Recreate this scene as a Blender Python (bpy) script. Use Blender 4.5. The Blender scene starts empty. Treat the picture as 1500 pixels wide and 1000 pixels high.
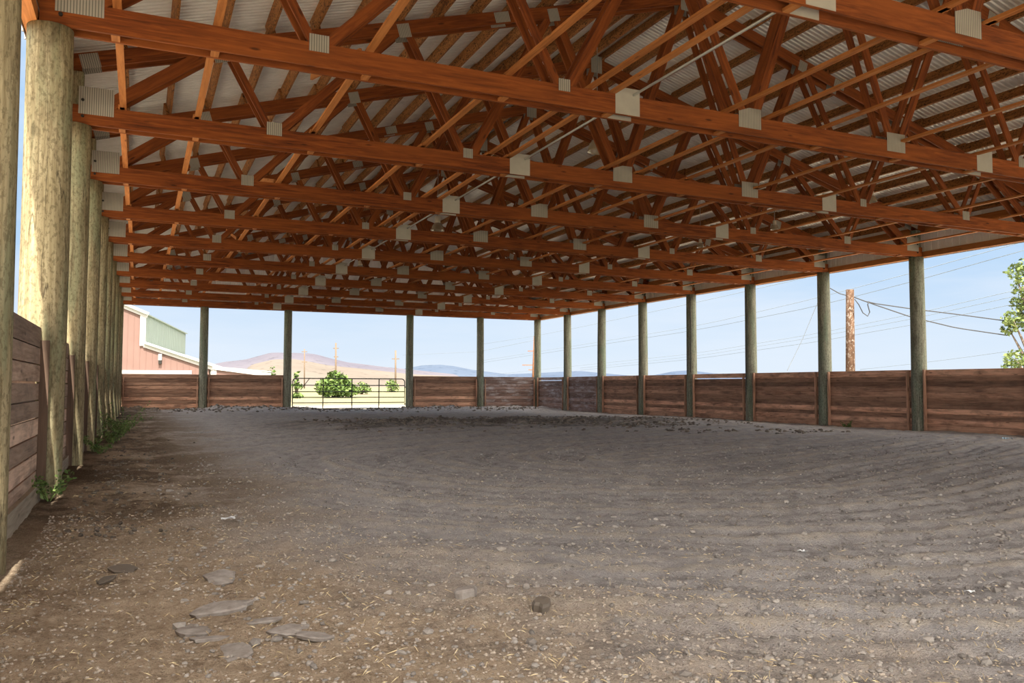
import bpy, math, random
import numpy as np
from mathutils import Vector, Matrix, noise as mnoise
random.seed(7)
rng = np.random.default_rng(11)
SC = bpy.context.scene
COL = SC.collection
PI = math.pi
R = math.radians

# ------------------------------------------------------------------ dimensions (metres)
XC = 9.93            # ridge line
HALF = 10.90         # ridge line to the post centres of a side wall
XL, XR = XC - HALF, XC + HALF
BAY = 3.6576
Y0 = 6.36            # first truss in view
def Yk(k): return Y0 + BAY * k
K0, K1 = -2, 10
E = 5.035            # underside of the bottom chords
CH = 0.286           # chord depth
TC, SL = 9.07, 0.285  # centre line of the top chord: z = TC - SL*|u|
def ztc(u): return TC - SL * abs(u)
ROOFANG = math.atan(SL)
CAM_H = 1.20

ORD = ['nearest', 'second', 'third', 'fourth', 'fifth', 'sixth', 'seventh', 'eighth', 'ninth', 'tenth', 'eleventh', 'twelfth',
       'thirteenth', 'fourteenth', 'fifteenth', 'sixteenth', 'seventeenth', 'eighteenth', 'nineteenth', 'twentieth']
ORDF = ['first'] + ORD[1:]

# ------------------------------------------------------------------ camera
cam = bpy.data.cameras.new('camera')
cam.sensor_width = 36.0
cam.lens = 1215.07 / 1500 * 36.0
cam.clip_end = 20000
co = bpy.data.objects.new('camera', cam); COL.objects.link(co)
PITCH, YAW, ROLL = R(3.1056), R(24.119), R(0.151)
cp, sp, cy, sy = math.cos(PITCH), math.sin(PITCH), math.cos(YAW), math.sin(YAW)
F_ = Vector((sy * cp, cy * cp, sp)); R_ = Vector((cy, -sy, 0)); U_ = R_.cross(F_)
cr, sr = math.cos(ROLL), math.sin(ROLL)
R2 = cr * R_ + sr * U_; U2 = -sr * R_ + cr * U_
co.matrix_world = Matrix(((R2.x, U2.x, -F_.x, 0), (R2.y, U2.y, -F_.y, 0), (R2.z, U2.z, -F_.z, CAM_H), (0, 0, 0, 1)))
SC.camera = co
def ray(px, py): return F_ * 1215.07 + R2 * (px - 750) + U2 * (500 - py)
def at_depth(px, py, depth):
    return Vector((0, 0, CAM_H)) + ray(px, py) * (depth / 1215.07)
def on_ground(px, py, z=0.0):
    d = ray(px, py); return Vector((0, 0, CAM_H)) + d * ((z - CAM_H) / d.z)

# ------------------------------------------------------------------ mesh builder
class MB:
    def __init__(s): s.v = []; s.f = []; s.uv = []; s.mi = []
    def face(s, pts, uvs, mi=0):
        b = len(s.v); s.v += [tuple(p) for p in pts]; s.f.append(tuple(range(b, b + len(pts)))); s.uv += list(uvs); s.mi.append(mi)
    def beam(s, p0, p1, w, d, up=(0, 0, 1), jitter=True, cut0=0.0, cut1=0.0):
        """bar from p0 to p1; w across (side direction), d along 'up'"""
        p0 = Vector(p0); p1 = Vector(p1); ax = p1 - p0; L = ax.length; ax = ax / L
        up = Vector(up); sd = ax.cross(up).normalized(); up = sd.cross(ax).normalized()
        ou, ov = (random.uniform(0, 50), random.uniform(0, 50)) if jitter else (0, 0)
        def P(t, a, b): return p0 + ax * t + sd * (a * w / 2) + up * (b * d / 2)
        c = [P(0, -1, -1), P(0, 1, -1), P(0, 1, 1), P(0, -1, 1), P(L, -1, -1), P(L, 1, -1), P(L, 1, 1), P(L, -1, 1)]
        b = len(s.v); s.v += [tuple(q) for q in c]
        for (i, j, k, l), v0, vw in (((0, 4, 5, 1), 0, w), ((1, 5, 6, 2), w, d), ((2, 6, 7, 3), w + d, w), ((3, 7, 4, 0), 2 * w + d, d)):
            s.f.append((b + i, b + j, b + k, b + l)); s.mi.append(0)
            s.uv += [(ou, ov + v0), (ou + L, ov + v0), (ou + L, ov + v0 + vw), (ou, ov + v0 + vw)]
        for q in ((0, 1, 2, 3), (7, 6, 5, 4)):
            s.f.append(tuple(b + i for i in q)); s.mi.append(0)
            s.uv += [(ou, ov), (ou + .02, ov + w), (ou + .02, ov + w + d), (ou, ov + d)]
    def box(s, lo, hi):
        """axis-aligned, the grain along the longest side"""
        lo = Vector(lo); hi = Vector(hi); c = (lo + hi) / 2; e = hi - lo
        i = max(range(3), key=lambda q: e[q]); a = Vector((0, 0, 0)); a[i] = e[i] / 2
        if i == 2: s.beam(c - a, c + a, e[1], e[0], (1, 0, 0))
        elif i == 0: s.beam(c - a, c + a, e[1], e[2])
        else: s.beam(c - a, c + a, e[0], e[2])
    def tube(s, pts, rad, seg=8, cap=True):
        pts = [Vector(p) for p in pts]; n = len(pts)
        rad = rad if isinstance(rad, (list, tuple)) else [rad] * n
        ou, ov = random.uniform(0, 50), random.uniform(0, 50)
        rings = []; ref = None; acc = 0; ls = []
        for i, p in enumerate(pts):
            t = (pts[min(i + 1, n - 1)] - pts[max(i - 1, 0)]).normalized()
            if ref is None: ref = t.orthogonal().normalized() if abs(t.z) < .9 else Vector((1, 0, 0))
            a = (ref - t * ref.dot(t)).normalized(); ref = a; b = t.cross(a)
            if i: acc += (p - pts[i - 1]).length
            ls.append(acc)
            base = len(s.v)
            for j in range(seg):
                q = 2 * PI * j / seg
                s.v.append(tuple(p + (a * math.cos(q) + b * math.sin(q)) * rad[i]))
            rings.append(base)
        for i in range(n - 1):
            for j in range(seg):
                k = (j + 1) % seg
                s.f.append((rings[i] + j, rings[i] + k, rings[i + 1] + k, rings[i + 1] + j)); s.mi.append(0)
                v0, v1 = ov + j / seg, ov + (j + 1) / seg
                s.uv += [(ou + ls[i], v0), (ou + ls[i], v1), (ou + ls[i + 1], v1), (ou + ls[i + 1], v0)]
        if cap:
            for i, rev in ((0, True), (n - 1, False)):
                q = [rings[i] + j for j in range(seg)]
                s.f.append(tuple(reversed(q)) if rev else tuple(q)); s.mi.append(0); s.uv += [(ou, ov)] * seg
    def lathe(s, prof, c=(0, 0, 0), seg=20):
        c = Vector(c); rings = []
        for r, z in prof:
            rings.append(len(s.v))
            for j in range(seg):
                q = 2 * PI * j / seg; s.v.append((c.x + r * math.cos(q), c.y + r * math.sin(q), c.z + z))
        for i in range(len(prof) - 1):
            for j in range(seg):
                k = (j + 1) % seg
                s.f.append((rings[i] + j, rings[i] + k, rings[i + 1] + k, rings[i + 1] + j)); s.mi.append(0); s.uv += [(0, 0), (0, 1), (1, 1), (1, 0)]
    def mesh(s, name, mats, smooth=False):
        me = bpy.data.meshes.new(name); me.from_pydata(s.v, [], s.f)
        uvl = me.uv_layers.new(name='UVMap')
        uvl.data.foreach_set('uv', np.array(s.uv, dtype=np.float32).ravel())
        for m in (mats if isinstance(mats, (list, tuple)) else [mats]): me.materials.append(m)
        me.polygons.foreach_set('material_index', np.array(s.mi, dtype=np.int32))
        if smooth: me.polygons.foreach_set('use_smooth', [True] * len(me.polygons))
        me.update(); return me
    def build(s, name, mats, parent=None, smooth=False):
        o = bpy.data.objects.new(name, s.mesh(name, mats, smooth)); COL.objects.link(o)
        if parent: o.parent = parent
        return o

def tag(o, label=None, cat=None, group=None, kind=None):
    if label: o['label'] = label
    if cat: o['category'] = cat
    if group: o['group'] = group
    if kind: o['kind'] = kind
    return o
def thing(name, label, cat, loc=(0, 0, 0), group=None):
    o = bpy.data.objects.new(name, None); COL.objects.link(o); o.location = loc; o.empty_display_size = .2
    return tag(o, label, cat, group)
def put(name, me, parent, loc=(0, 0, 0), rot=None):
    o = bpy.data.objects.new(name, me); COL.objects.link(o); o.parent = parent; o.location = loc
    if rot: o.rotation_euler = rot
    return o
def copy_tree(o, parent=None):
    c = o.copy(); COL.objects.link(c); c.parent = parent
    for ch in list(o.children): copy_tree(ch, c)
    return c

# ------------------------------------------------------------------ materials
class NT:
    def __init__(s, name, rough=.8, spec=.2):
        s.m = bpy.data.materials.new(name); s.m.use_nodes = True; s.t = s.m.node_tree; s.n = s.t.nodes
        s.b = s.n['Principled BSDF']; s.b.inputs['Roughness'].default_value = rough; s.b.inputs['Specular IOR Level'].default_value = spec
    def add(s, typ, **kw):
        x = s.n.new(typ)
        for k, v in kw.items(): setattr(x, k, v)
        return x
    def link(s, a, b): s.t.links.new(a, b)
    def val(s, node, **kw):
        for k, v in kw.items(): node.inputs[k].default_value = v
        return node
    def coord(s, kind='UV', scale=(1, 1, 1), rnd=True):
        tc = s.add('ShaderNodeTexCoord'); mp = s.add('ShaderNodeMapping'); mp.inputs['Scale'].default_value = scale
        if rnd:
            oi = s.add('ShaderNodeObjectInfo'); mul = s.add('ShaderNodeVectorMath', operation='MULTIPLY_ADD')
            cmb = s.add('ShaderNodeCombineXYZ'); m1 = s.add('ShaderNodeMath', operation='MULTIPLY'); m1.inputs[1].default_value = 37.0
            s.link(oi.outputs['Random'], m1.inputs[0])
            for i in range(3): s.link(m1.outputs[0], cmb.inputs[i])
            ad = s.add('ShaderNodeVectorMath', operation='ADD'); s.link(tc.outputs[kind], ad.inputs[0]); s.link(cmb.outputs[0], ad.inputs[1])
            s.link(ad.outputs[0], mp.inputs['Vector'])
            s.n.remove(mul)
        else: s.link(tc.outputs[kind], mp.inputs['Vector'])
        return mp.outputs['Vector']
    def noise(s, vec, scale=5., detail=4., rough=.6, dist=0.):
        x = s.add('ShaderNodeTexNoise'); s.link(vec, x.inputs['Vector'])
        x.inputs['Scale'].default_value = scale; x.inputs['Detail'].default_value = detail; x.inputs['Roughness'].default_value = rough; x.inputs['Distortion'].default_value = dist
        return x.outputs['Fac']
    def ramp(s, fac, stops):
        x = s.add('ShaderNodeValToRGB'); s.link(fac, x.inputs['Fac']); el = x.color_ramp.elements
        while len(el) > 1: el.remove(el[-1])
        el[0].position = stops[0][0]; el[0].color = c4(stops[0][1])
        for p, c in stops[1:]:
            e = el.new(p); e.color = c4(c)
        return x.outputs['Color']
    def mix(s, fac, a, b, mode='MIX'):
        x = s.add('ShaderNodeMix', data_type='RGBA', blend_type=mode)
        if hasattr(fac, 'links') or hasattr(fac, 'is_linked'): s.link(fac, x.inputs['Factor'])
        else: x.inputs['Factor'].default_value = fac
        for v, nm in ((a, 6), (b, 7)):
            if hasattr(v, 'is_linked'): s.link(v, x.inputs[nm])
            else: x.inputs[nm].default_value = c4(v)
        return x.outputs[2]
    def math(s, op, a, b=0.):
        x = s.add('ShaderNodeMath', operation=op)
        for v, i in ((a, 0), (b, 1)):
            if hasattr(v, 'is_linked'): s.link(v, x.inputs[i])
            else: x.inputs[i].default_value = v
        return x.outputs[0]
    def bump(s, h, strength=.3, dist=.01):
        x = s.add('ShaderNodeBump'); x.inputs['Strength'].default_value = strength; x.inputs['Distance'].default_value = dist
        s.link(h, x.inputs['Height']); s.link(x.outputs[0], s.b.inputs['Normal'])
    def color(s, c):
        if hasattr(c, 'is_linked'): s.link(c, s.b.inputs['Base Color'])
        else: s.b.inputs['Base Color'].default_value = c4(c)
        return s.m
def c4(c):
    if isinstance(c, (int, float)): c = (c, c, c)
    return (c[0], c[1], c[2], 1.0)
def srgb(r, g, b): return tuple(((x / 255) / 12.92 if x / 255 <= .04045 else ((x / 255 + .055) / 1.055) ** 2.4) for x in (r, g, b))

def wood(name, dark, mid, light, stain=None, stain_amt=.5, knots=True, fleck=None, island=.25, rough=.75, spec=.25, bump=.25):
    t = NT(name, rough, spec)
    g = t.coord('UV', (1.6, 22, 1)); gr = t.noise(g, 1.0, 6, .62, .6)
    c = t.ramp(gr, [(.30, dark), (.5, mid), (.70, light)])
    big = t.noise(t.coord('UV', (.35, 1.6, 1)), 1.2, 3, .5)
    c = t.mix(t.ramp(big, [(.35, 0), (.7, 1)]), c, t.mix(.55, c, light), 'MIX')
    geo = t.add('ShaderNodeNewGeometry')
    rv = t.ramp(geo.outputs['Random Per Island'], [(0, 1 - island), (1, 1 + island * .6)])
    c = t.mix(1.0, c, rv, 'MULTIPLY')
    if knots:
        v = t.add('ShaderNodeTexVoronoi'); v.inputs['Scale'].default_value = 1.0
        t.link(t.coord('UV', (1.5, 5.5, 1)), v.inputs['Vector'])
        kf = t.ramp(v.outputs['Distance'], [(.05, 1), (.12, 0)])
        c = t.mix(t.math('MULTIPLY', kf, .75), c, tuple(x * .45 for x in dark))
    if fleck:
        fl = t.noise(t.coord('UV', (14, 30, 1)), 1.0, 3, .6, 1.2)
        c = t.mix(t.ramp(fl, [(.5, 0), (.62, 1)]), c, fleck)
    if stain:
        st = t.noise(t.coord('UV', (1.1, 2.6, 1)), 1.3, 5, .65, .4)
        c = t.mix(t.math('MULTIPLY', t.ramp(st, [(.48, 0), (.68, 1)]), stain_amt), c, stain)
    t.bump(gr, bump, .006)
    return t.color(c)

M = {}
M['truss'] = wood('stained_truss_lumber', (.050, .011, .0025), (.165, .038, .0065), (.285, .079, .0145), island=.3)
M['brace'] = wood('orange_brace_lumber', (.20, .062, .014), (.36, .125, .032), (.48, .19, .055), island=.3)
M['purlin'] = wood('flecked_purlin_lumber', (.11, .036, .009), (.25, .095, .025), (.40, .175, .055), fleck=(.06, .021, .006), island=.3)
M['fence'] = wood('brown_fence_plank', (.15, .078, .048), (.48, .265, .175), (.72, .44, .30), stain=(.11, .068, .05), stain_amt=.65, island=.6)
M['fence_grey'] = wood('greyed_fence_plank', (.20, .13, .09), (.46, .325, .24), (.64, .48, .37), stain=(.16, .125, .105), stain_amt=.6, island=.5)
M['fence_scuffed'] = wood('scuffed_fence_plank', (.12, .07, .055), (.24, .145, .115), (.36, .26, .23), stain=(.60, .58, .60), stain_amt=.6, island=.4)
M['nailer'] = wood('dark_nailer_board', (.045, .028, .02), (.10, .064, .045), (.16, .105, .075), island=.2)
M['kick'] = wood('weathered_kickboard', (.17, .14, .10), (.30, .25, .19), (.40, .35, .27), island=.2)
M['header'] = wood('dark_header_board', (.10, .035, .018), (.17, .06, .03), (.22, .085, .045), island=.2)
M['cross'] = wood('utility_pole_wood', (.09, .035, .017), (.20, .085, .042), (.30, .15, .085), fleck=None, island=.2, knots=False)
def pole_mat():
    t = NT('flaking_pole_wood', .9, .1); o = t.coord('Object', (1, 1, .35), False)
    n = t.noise(o, 9, 6, .7); c = t.ramp(n, [(.3, (.030, .017, .011)), (.5, (.085, .050, .032)), (.7, (.14, .09, .062))])
    f_ = t.noise(t.coord('Object', (1, 1, .6), False), 13, 3, .7); c = t.mix(t.ramp(f_, [(.56, 0), (.63, 1)]), c, (.24, .20, .17))
    t.bump(n, .8, .03); return t.color(c)
M['flaking'] = pole_mat()
M['palepole'] = wood('sunbleached_pole_wood', (0.102, 0.068, 0.048), (0.143, 0.102, 0.071), (0.190, 0.136, 0.095), knots=False, island=.1)

def post_mat(name, lo, mid, hi, grn, dirt):
    t = NT(name, .85, .15)
    g = t.noise(t.coord('UV', (1.1, 30, 1)), 1.0, 8, .72, .5)
    c = t.ramp(g, [(.30, lo), (.5, mid), (.68, hi)])
    b = t.noise(t.coord('UV', (.5, 4, 1)), 1.0, 5, .65, .5)
    c = t.mix(t.math('MULTIPLY', t.ramp(b, [(.47, 0), (.60, 1)]), .75), c, grn)
    b2 = t.noise(t.coord('UV', (.8, 5, 1)), 1.7, 5, .7, .8)
    c = t.mix(t.math('MULTIPLY', t.ramp(b2, [(.52, 0), (.66, 1)]), .6), c, dirt)
    bl = t.noise(t.coord('UV', (16, 40, 1)), 1.0, 3, .7)
    c = t.mix(t.math('MULTIPLY', t.ramp(bl, [(.50, 0), (.60, 1)]), .5), c, tuple(x * .55 for x in lo))
    v = t.add('ShaderNodeTexVoronoi'); t.link(t.coord('UV', (1.1, 4, 1)), v.inputs['Vector']); v.inputs['Scale'].default_value = 1
    c = t.mix(t.math('MULTIPLY', t.ramp(v.outputs['Distance'], [(.06, 1), (.12, 0)]), .6), c, tuple(x * .35 for x in lo))
    cr_ = t.noise(t.coord('UV', (.22, 9, 1)), 1.0, 2, .5, .3)
    crk = t.ramp(cr_, [(.493, 0), (.5, 1), (.507, 0)])
    c = t.mix(t.math('MULTIPLY', crk, .8), c, (.03, .022, .015))
    t.bump(g, .6, .012)
    return t.color(c)
M['post_l'] = post_mat('pale_treated_post', (.15, .115, .06), (.29, .24, .14), (.44, .375, .235), (.21, .225, .135), (.12, .088, .052))
M['post_r'] = post_mat('grey_green_treated_post', (.11, .105, .075), (.235, .235, .18), (.36, .355, .275), (.17, .215, .155), (.10, .085, .065))

def metal(name, col, rough=.45, metallic=.6, var=.12, stripes=None):
    t = NT(name, rough, .4); t.b.inputs['Metallic'].default_value = metallic
    n = t.noise(t.coord('Object', (1, 1, 1)), 3.0, 4, .6)
    c = t.ramp(n, [(.3, tuple(x * (1 - var) for x in col)), (.7, tuple(min(1, x * (1 + var)) for x in col))])
    if stripes:
        tc = t.add('ShaderNodeTexCoord'); w = t.add('ShaderNodeTexWave'); w.inputs['Scale'].default_value = stripes
        t.link(tc.outputs['UV'], w.inputs['Vector'])
        c = t.mix(t.ramp(w.outputs['Fac'], [(.12, 1), (.34, 0)]), c, tuple(x * .38 for x in col))
    return t.color(c)
M['plate'] = metal('galvanized_toothed_plate', (.36, .33, .28), .55, .15, .1, stripes=10.5)
M['plate_flat'] = metal('galvanized_flat_plate', (.39, .365, .315), .55, .15, .1)
M['roof'] = metal('corrugated_roof_steel', (.78, .76, .71), .33, .35, .08)
M['skirt'] = metal('ribbed_wall_steel', (.80, .77, .76), .6, .0, .06)
M['bolt'] = metal('dark_bolt_steel', (.03, .028, .025), .5, .5)
M['gate'] = metal('dark_green_gate_tube', (.028, .030, .024), .5, .2)
M['wire'] = metal('dark_cable', (.03, .03, .033), .6, 0)
M['wire_pale'] = metal('grey_power_cable', (.20, .24, .29), .6, 0)
M['conduit'] = metal('grey_conduit', (.42, .42, .40), .4, .5)
M['lamp_box'] = metal('cream_lamp_housing', (.68, .62, .50), .5, 0)
t = NT('smoky_lamp_bell', .25, .5); M['lamp_bell'] = t.color((.42, .33, .22)); t.b.inputs['Transmission Weight'].default_value = .25
t = NT('white_paint', .6, .3); M['white'] = t.color((0.422, 0.415, 0.408))
def siding(name, col):
    t = NT(name, .6, .3); n = t.noise(t.coord('Object'), .6, 3, .5)
    return t.color(t.ramp(n, [(.3, tuple(x * .9 for x in col)), (.7, col)]))
M['barn'] = siding('red_barn_siding', (.185, .112, .096))
M['barn_side'] = siding('pale_green_siding', (.34, .38, .33))
M['leaf'] = None
def leafmat(name, lo, hi):
    t = NT(name, .6, .2); oi = t.add('ShaderNodeNewGeometry')
    t.b.inputs['Subsurface Weight'].default_value = 0
    return t.color(t.ramp(oi.outputs['Random Per Island'], [(0, lo), (1, hi)]))
M['leaf'] = leafmat('poplar_leaves', (0.051, 0.082, 0.020), (0.204, 0.258, 0.088))
M['bush'] = leafmat('bush_leaves', (0.034, 0.068, 0.017), (0.150, 0.218, 0.054))
M['weed'] = leafmat('weed_leaves', (.06, .11, .03), (.20, .28, .09))
M['bark'] = wood('tree_bark', (.08, .06, .045), (.16, .125, .095), (.24, .19, .15), knots=False)
M['straw'] = leafmat('straw_stalks', (.40, .30, .16), (.72, .60, .38))
M['pebble'] = leafmat('gravel_stones', (.24, .20, .16), (.46, .395, .33))
M['clod'] = leafmat('dry_soil_lumps', (.17, .153, .138), (.36, .33, .30))
M['manure'] = leafmat('dark_soil_lumps', (.075, .062, .052), (.19, .16, .13))
t = NT('mud_slab', .95, .1); n = t.noise(t.coord('Object'), 14, 5, .65); t.bump(n, .6, .01); M['slab'] = t.color(t.ramp(n, [(.3, (.19, .165, .148)), (.7, (.36, .33, .305))]))
t = NT('paper_scrap', .8, .2); M['paper'] = t.color((.72, .74, .76))
t = NT('blue_plastic', .5, .3); M['blue'] = t.color((.28, .42, .52))

# arena soil: grey worked footing, brown and strawy near the left wall, dark damp band in the middle
def soil():
    t = NT('arena_soil', .95, .1)
    tc = t.add('ShaderNodeTexCoord'); obv = tc.outputs['Object']
    sep = t.add('ShaderNodeSeparateXYZ'); t.link(obv, sep.inputs[0])
    X, Y = sep.outputs[0], sep.outputs[1]
    n1 = t.noise(obv, .55, 5, .6); n2 = t.noise(obv, 3.2, 6, .7); n3 = t.noise(obv, 26, 5, .75); n4 = t.noise(obv, 95, 3, .7)
    grey = t.ramp(n2, [(.28, (.25, .232, .226)), (.5, (.375, .354, .350)), (.72, (.48, .455, .447))])
    grey = t.mix(t.ramp(n3, [(.35, 0), (.7, .55)]), grey, (.52, .495, .485))
    brown = t.ramp(n2, [(.28, (.16, .112, .075)), (.5, (.34, .255, .178)), (.72, (.52, .405, .295))])
    brown = t.mix(t.ramp(n3, [(.4, 0), (.66, .7)]), brown, (.60, .485, .365))
    # brown band: wide near the camera, narrow along the far left wall
    lim = t.math('ADD', t.math('MULTIPLY', Y, -.02), 2.25)
    near = t.math('MAXIMUM', t.math('SUBTRACT', 6.4, Y), 0.0)
    lim = t.math('ADD', lim, t.math('MULTIPLY', near, .35))
    dd = t.math('SUBTRACT', lim, X)
    dd = t.math('ADD', dd, t.math('MULTIPLY', t.math('SUBTRACT', n1, .5), 3.2))
    dd = t.math('ADD', dd, t.math('MULTIPLY', t.math('SUBTRACT', n2, .5), 1.4))
    bf = t.ramp(t.math('MULTIPLY', dd, .55), [(0, 0), (1, 1)])
    c = t.mix(bf, grey, brown)
    # dark damp strip across the arena
    dx = t.math('ABSOLUTE', t.math('SUBTRACT', Y, 25.5)); dk = t.math('SUBTRACT', 1.0, t.math('DIVIDE', dx, 6.0))
    dk = t.math('ADD', dk, t.math('MULTIPLY', t.math('SUBTRACT', n1, .5), 2.2))
    dk = t.ramp(dk, [(.35, 0), (.95, 1)])
    fx = t.ramp(t.math('MULTIPLY', X, .05), [(.12, 0), (.3, 1), (.86, 1), (.97, 0)])
    dark = t.ramp(n2, [(.3, (.062, .05, .043)), (.7, (.165, .142, .125))])
    c = t.mix(t.math('MULTIPLY', t.math('MULTIPLY', dk, fx), .85), c, dark)
    # dark droppings along the left wall
    bl = t.ramp(t.math('MULTIPLY', X, .4), [(.1, 1), (.85, 0)])
    ds = t.ramp(t.math('ADD', t.math('MULTIPLY', n1, .55), t.math('MULTIPLY', n2, .45)), [(.42, 0), (.53, 1)])
    yy = t.ramp(t.math('MULTIPLY', Y, .05), [(.33, 0), (.45, 1), (.95, 1)])
    c = t.mix(t.math('MULTIPLY', t.math('MULTIPLY', bl, ds), t.math('MULTIPLY', yy, .92)), c, (.095, .064, .042))
    # chaff gathered along the harrow passes, darker colour in the troughs
    at = t.add('ShaderNodeAttribute', attribute_name='pass_distance'); fd = at.outputs['Fac']
    wv = t.math('ADD', t.math('SINE', t.math('MULTIPLY', fd, 18.5)), t.math('MULTIPLY', t.math('SINE', t.math('MULTIPLY', fd, 4.65)), .9))
    wv = t.math('ADD', t.math('MULTIPLY', wv, .22), t.math('MULTIPLY', t.math('SUBTRACT', n2, .5), 1.3))
    wv = t.math('ADD', wv, t.math('MULTIPLY', t.math('SUBTRACT', n3, .5), 1.0))
    inn = t.ramp(t.math('MULTIPLY', X, .2), [(.2, 0), (.5, 1)])
    c = t.mix(t.math('MULTIPLY', t.math('MULTIPLY', t.ramp(wv, [(.12, 0), (.42, 1)]), inn), .55), c, (.53, .465, .375))
    c = t.mix(t.math('MULTIPLY', t.math('MULTIPLY', t.ramp(t.math('MULTIPLY', wv, -1.0), [(.15, 0), (.45, 1)]), inn), .45), c, (.155, .138, .132))
    # pale chaff specks
    c = t.mix(t.ramp(n4, [(.60, 0), (.68, .75)]), c, (.62, .54, .42))
    c = t.mix(t.ramp(n4, [(.33, .75), (.41, 0)]), c, (.075, .064, .057))
    h = t.math('ADD', t.math('MULTIPLY', n3, .7), t.math('MULTIPLY', n4, .5))
    t.bump(h, 1.0, .045)
    return t.color(c)
M['soil'] = soil()
def field():
    t = NT('dry_field', .95, .1); tc = t.add('ShaderNodeTexCoord'); o = tc.outputs['Object']
    n1 = t.noise(o, .05, 5, .6); n2 = t.noise(o, 1.1, 6, .7)
    c = t.ramp(n2, [(.25, (0.136, 0.112, 0.051)), (.55, (0.218, 0.190, 0.122)), (.8, (0.272, 0.245, 0.170))])
    c = t.mix(t.ramp(n1, [(.42, 0), (.62, .6)]), c, (0.150, 0.163, 0.075))
    sp_ = t.add('ShaderNodeSeparateXYZ'); t.link(o, sp_.inputs[0])
    ax_ = t.math('SUBTRACT', t.math('ABSOLUTE', t.math('SUBTRACT', sp_.outputs[0], 9.93)), 11.0)
    ay_ = t.math('SUBTRACT', t.math('ABSOLUTE', t.math('SUBTRACT', sp_.outputs[1], 21.0)), 22.0)
    dd_ = t.math('ADD', t.math('MULTIPLY', t.math('MAXIMUM', ax_, ay_), .04), t.math('MULTIPLY', n1, .4))
    bounce_gravel = t.ramp(n2, [(.3, (.46, .41, .33)), (.7, (.60, .55, .46))])  # pale gravel added around the building to bounce sunlight up under the roof
    c = t.mix(t.ramp(dd_, [(.55, 1), (.85, 0)]), c, bounce_gravel)
    return t.color(c)
M['field'] = field()
def hillmat(name, lo, hi, sc):
    t = NT(name, 1, 0); tc = t.add('ShaderNodeTexCoord'); o = tc.outputs['Object']
    n = t.noise(o, sc, 8, .65); c = t.ramp(n, [(.3, lo), (.7, hi)])
    d = t.noise(o, sc * 22, 3, .6)
    c = t.mix(t.ramp(d, [(.58, 0), (.68, .5)]), c, tuple(x * .5 for x in lo))
    return t.color(c)
M['hill_mauve'] = hillmat('haze_mauve_slope', (0.085, 0.082, 0.105), (0.133, 0.122, 0.136), .0016)  # mauve distance haze painted into the slope colour
M['hill_tan'] = hillmat('tan_grass_slope', (.115, .098, .084), (.165, .142, .122), .0025)
M['hill_blue'] = hillmat('haze_blue_slope', (0.051, 0.071, 0.112), (0.082, 0.102, 0.139), .0012)  # far hills: blue of the hazy air put into the base colour

# ------------------------------------------------------------------ floor of the arena (real relief)
def grid_mesh(name, xs, ys, zfun, mat):
    X, Y = np.meshgrid(xs, ys); Z = zfun(X, Y); nx, ny = len(xs), len(ys)
    v = np.stack([X, Y, Z], -1).reshape(-1, 3)
    i = np.arange(nx * ny).reshape(ny, nx)
    f = np.stack([i[:-1, :-1], i[:-1, 1:], i[1:, 1:], i[1:, :-1]], -1).reshape(-1, 4)
    me = bpy.data.meshes.new(name); me.vertices.add(len(v)); me.vertices.foreach_set('co', v.ravel())
    me.loops.add(f.size); me.loops.foreach_set('vertex_index', f.ravel().astype(np.int32))
    me.polygons.add(len(f)); me.polygons.foreach_set('loop_start', np.arange(0, f.size, 4, dtype=np.int32))
    me.polygons.foreach_set('use_smooth', np.ones(len(f), dtype=bool))
    me.update(calc_edges=True); me.materials.append(mat)
    o = bpy.data.objects.new(name, me); COL.objects.link(o); return o
def vnoise(X, Y, scale, seed):
    g = np.random.default_rng(seed).random((256, 256))
    x = X * scale + 500; y = Y * scale + 500
    xi = np.floor(x).astype(int); yi = np.floor(y).astype(int); fx = x - xi; fy = y - yi
    fx = fx * fx * (3 - 2 * fx); fy = fy * fy * (3 - 2 * fy)
    a = g[yi % 256, xi % 256]; b = g[yi % 256, (xi + 1) % 256]; c = g[(yi + 1) % 256, xi % 256]; d = g[(yi + 1) % 256, (xi + 1) % 256]
    return (a * (1 - fx) + b * fx) * (1 - fy) + (c * (1 - fx) + d * fx) * fy
def furrow(X, Y):
    # concentric harrow passes around a long oval
    ax, ay, bx, by = 7.2, 12.2, 17.5, 16.0
    px, py = X - ax, Y - ay; ex, ey = bx - ax, by - ay
    t_ = np.clip((px * ex + py * ey) / (ex * ex + ey * ey), 0, 1)
    d = np.hypot(px - ex * t_, py - ey * t_) + .5 * (vnoise(X, Y, .35, 3) - .5)
    return d
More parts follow.
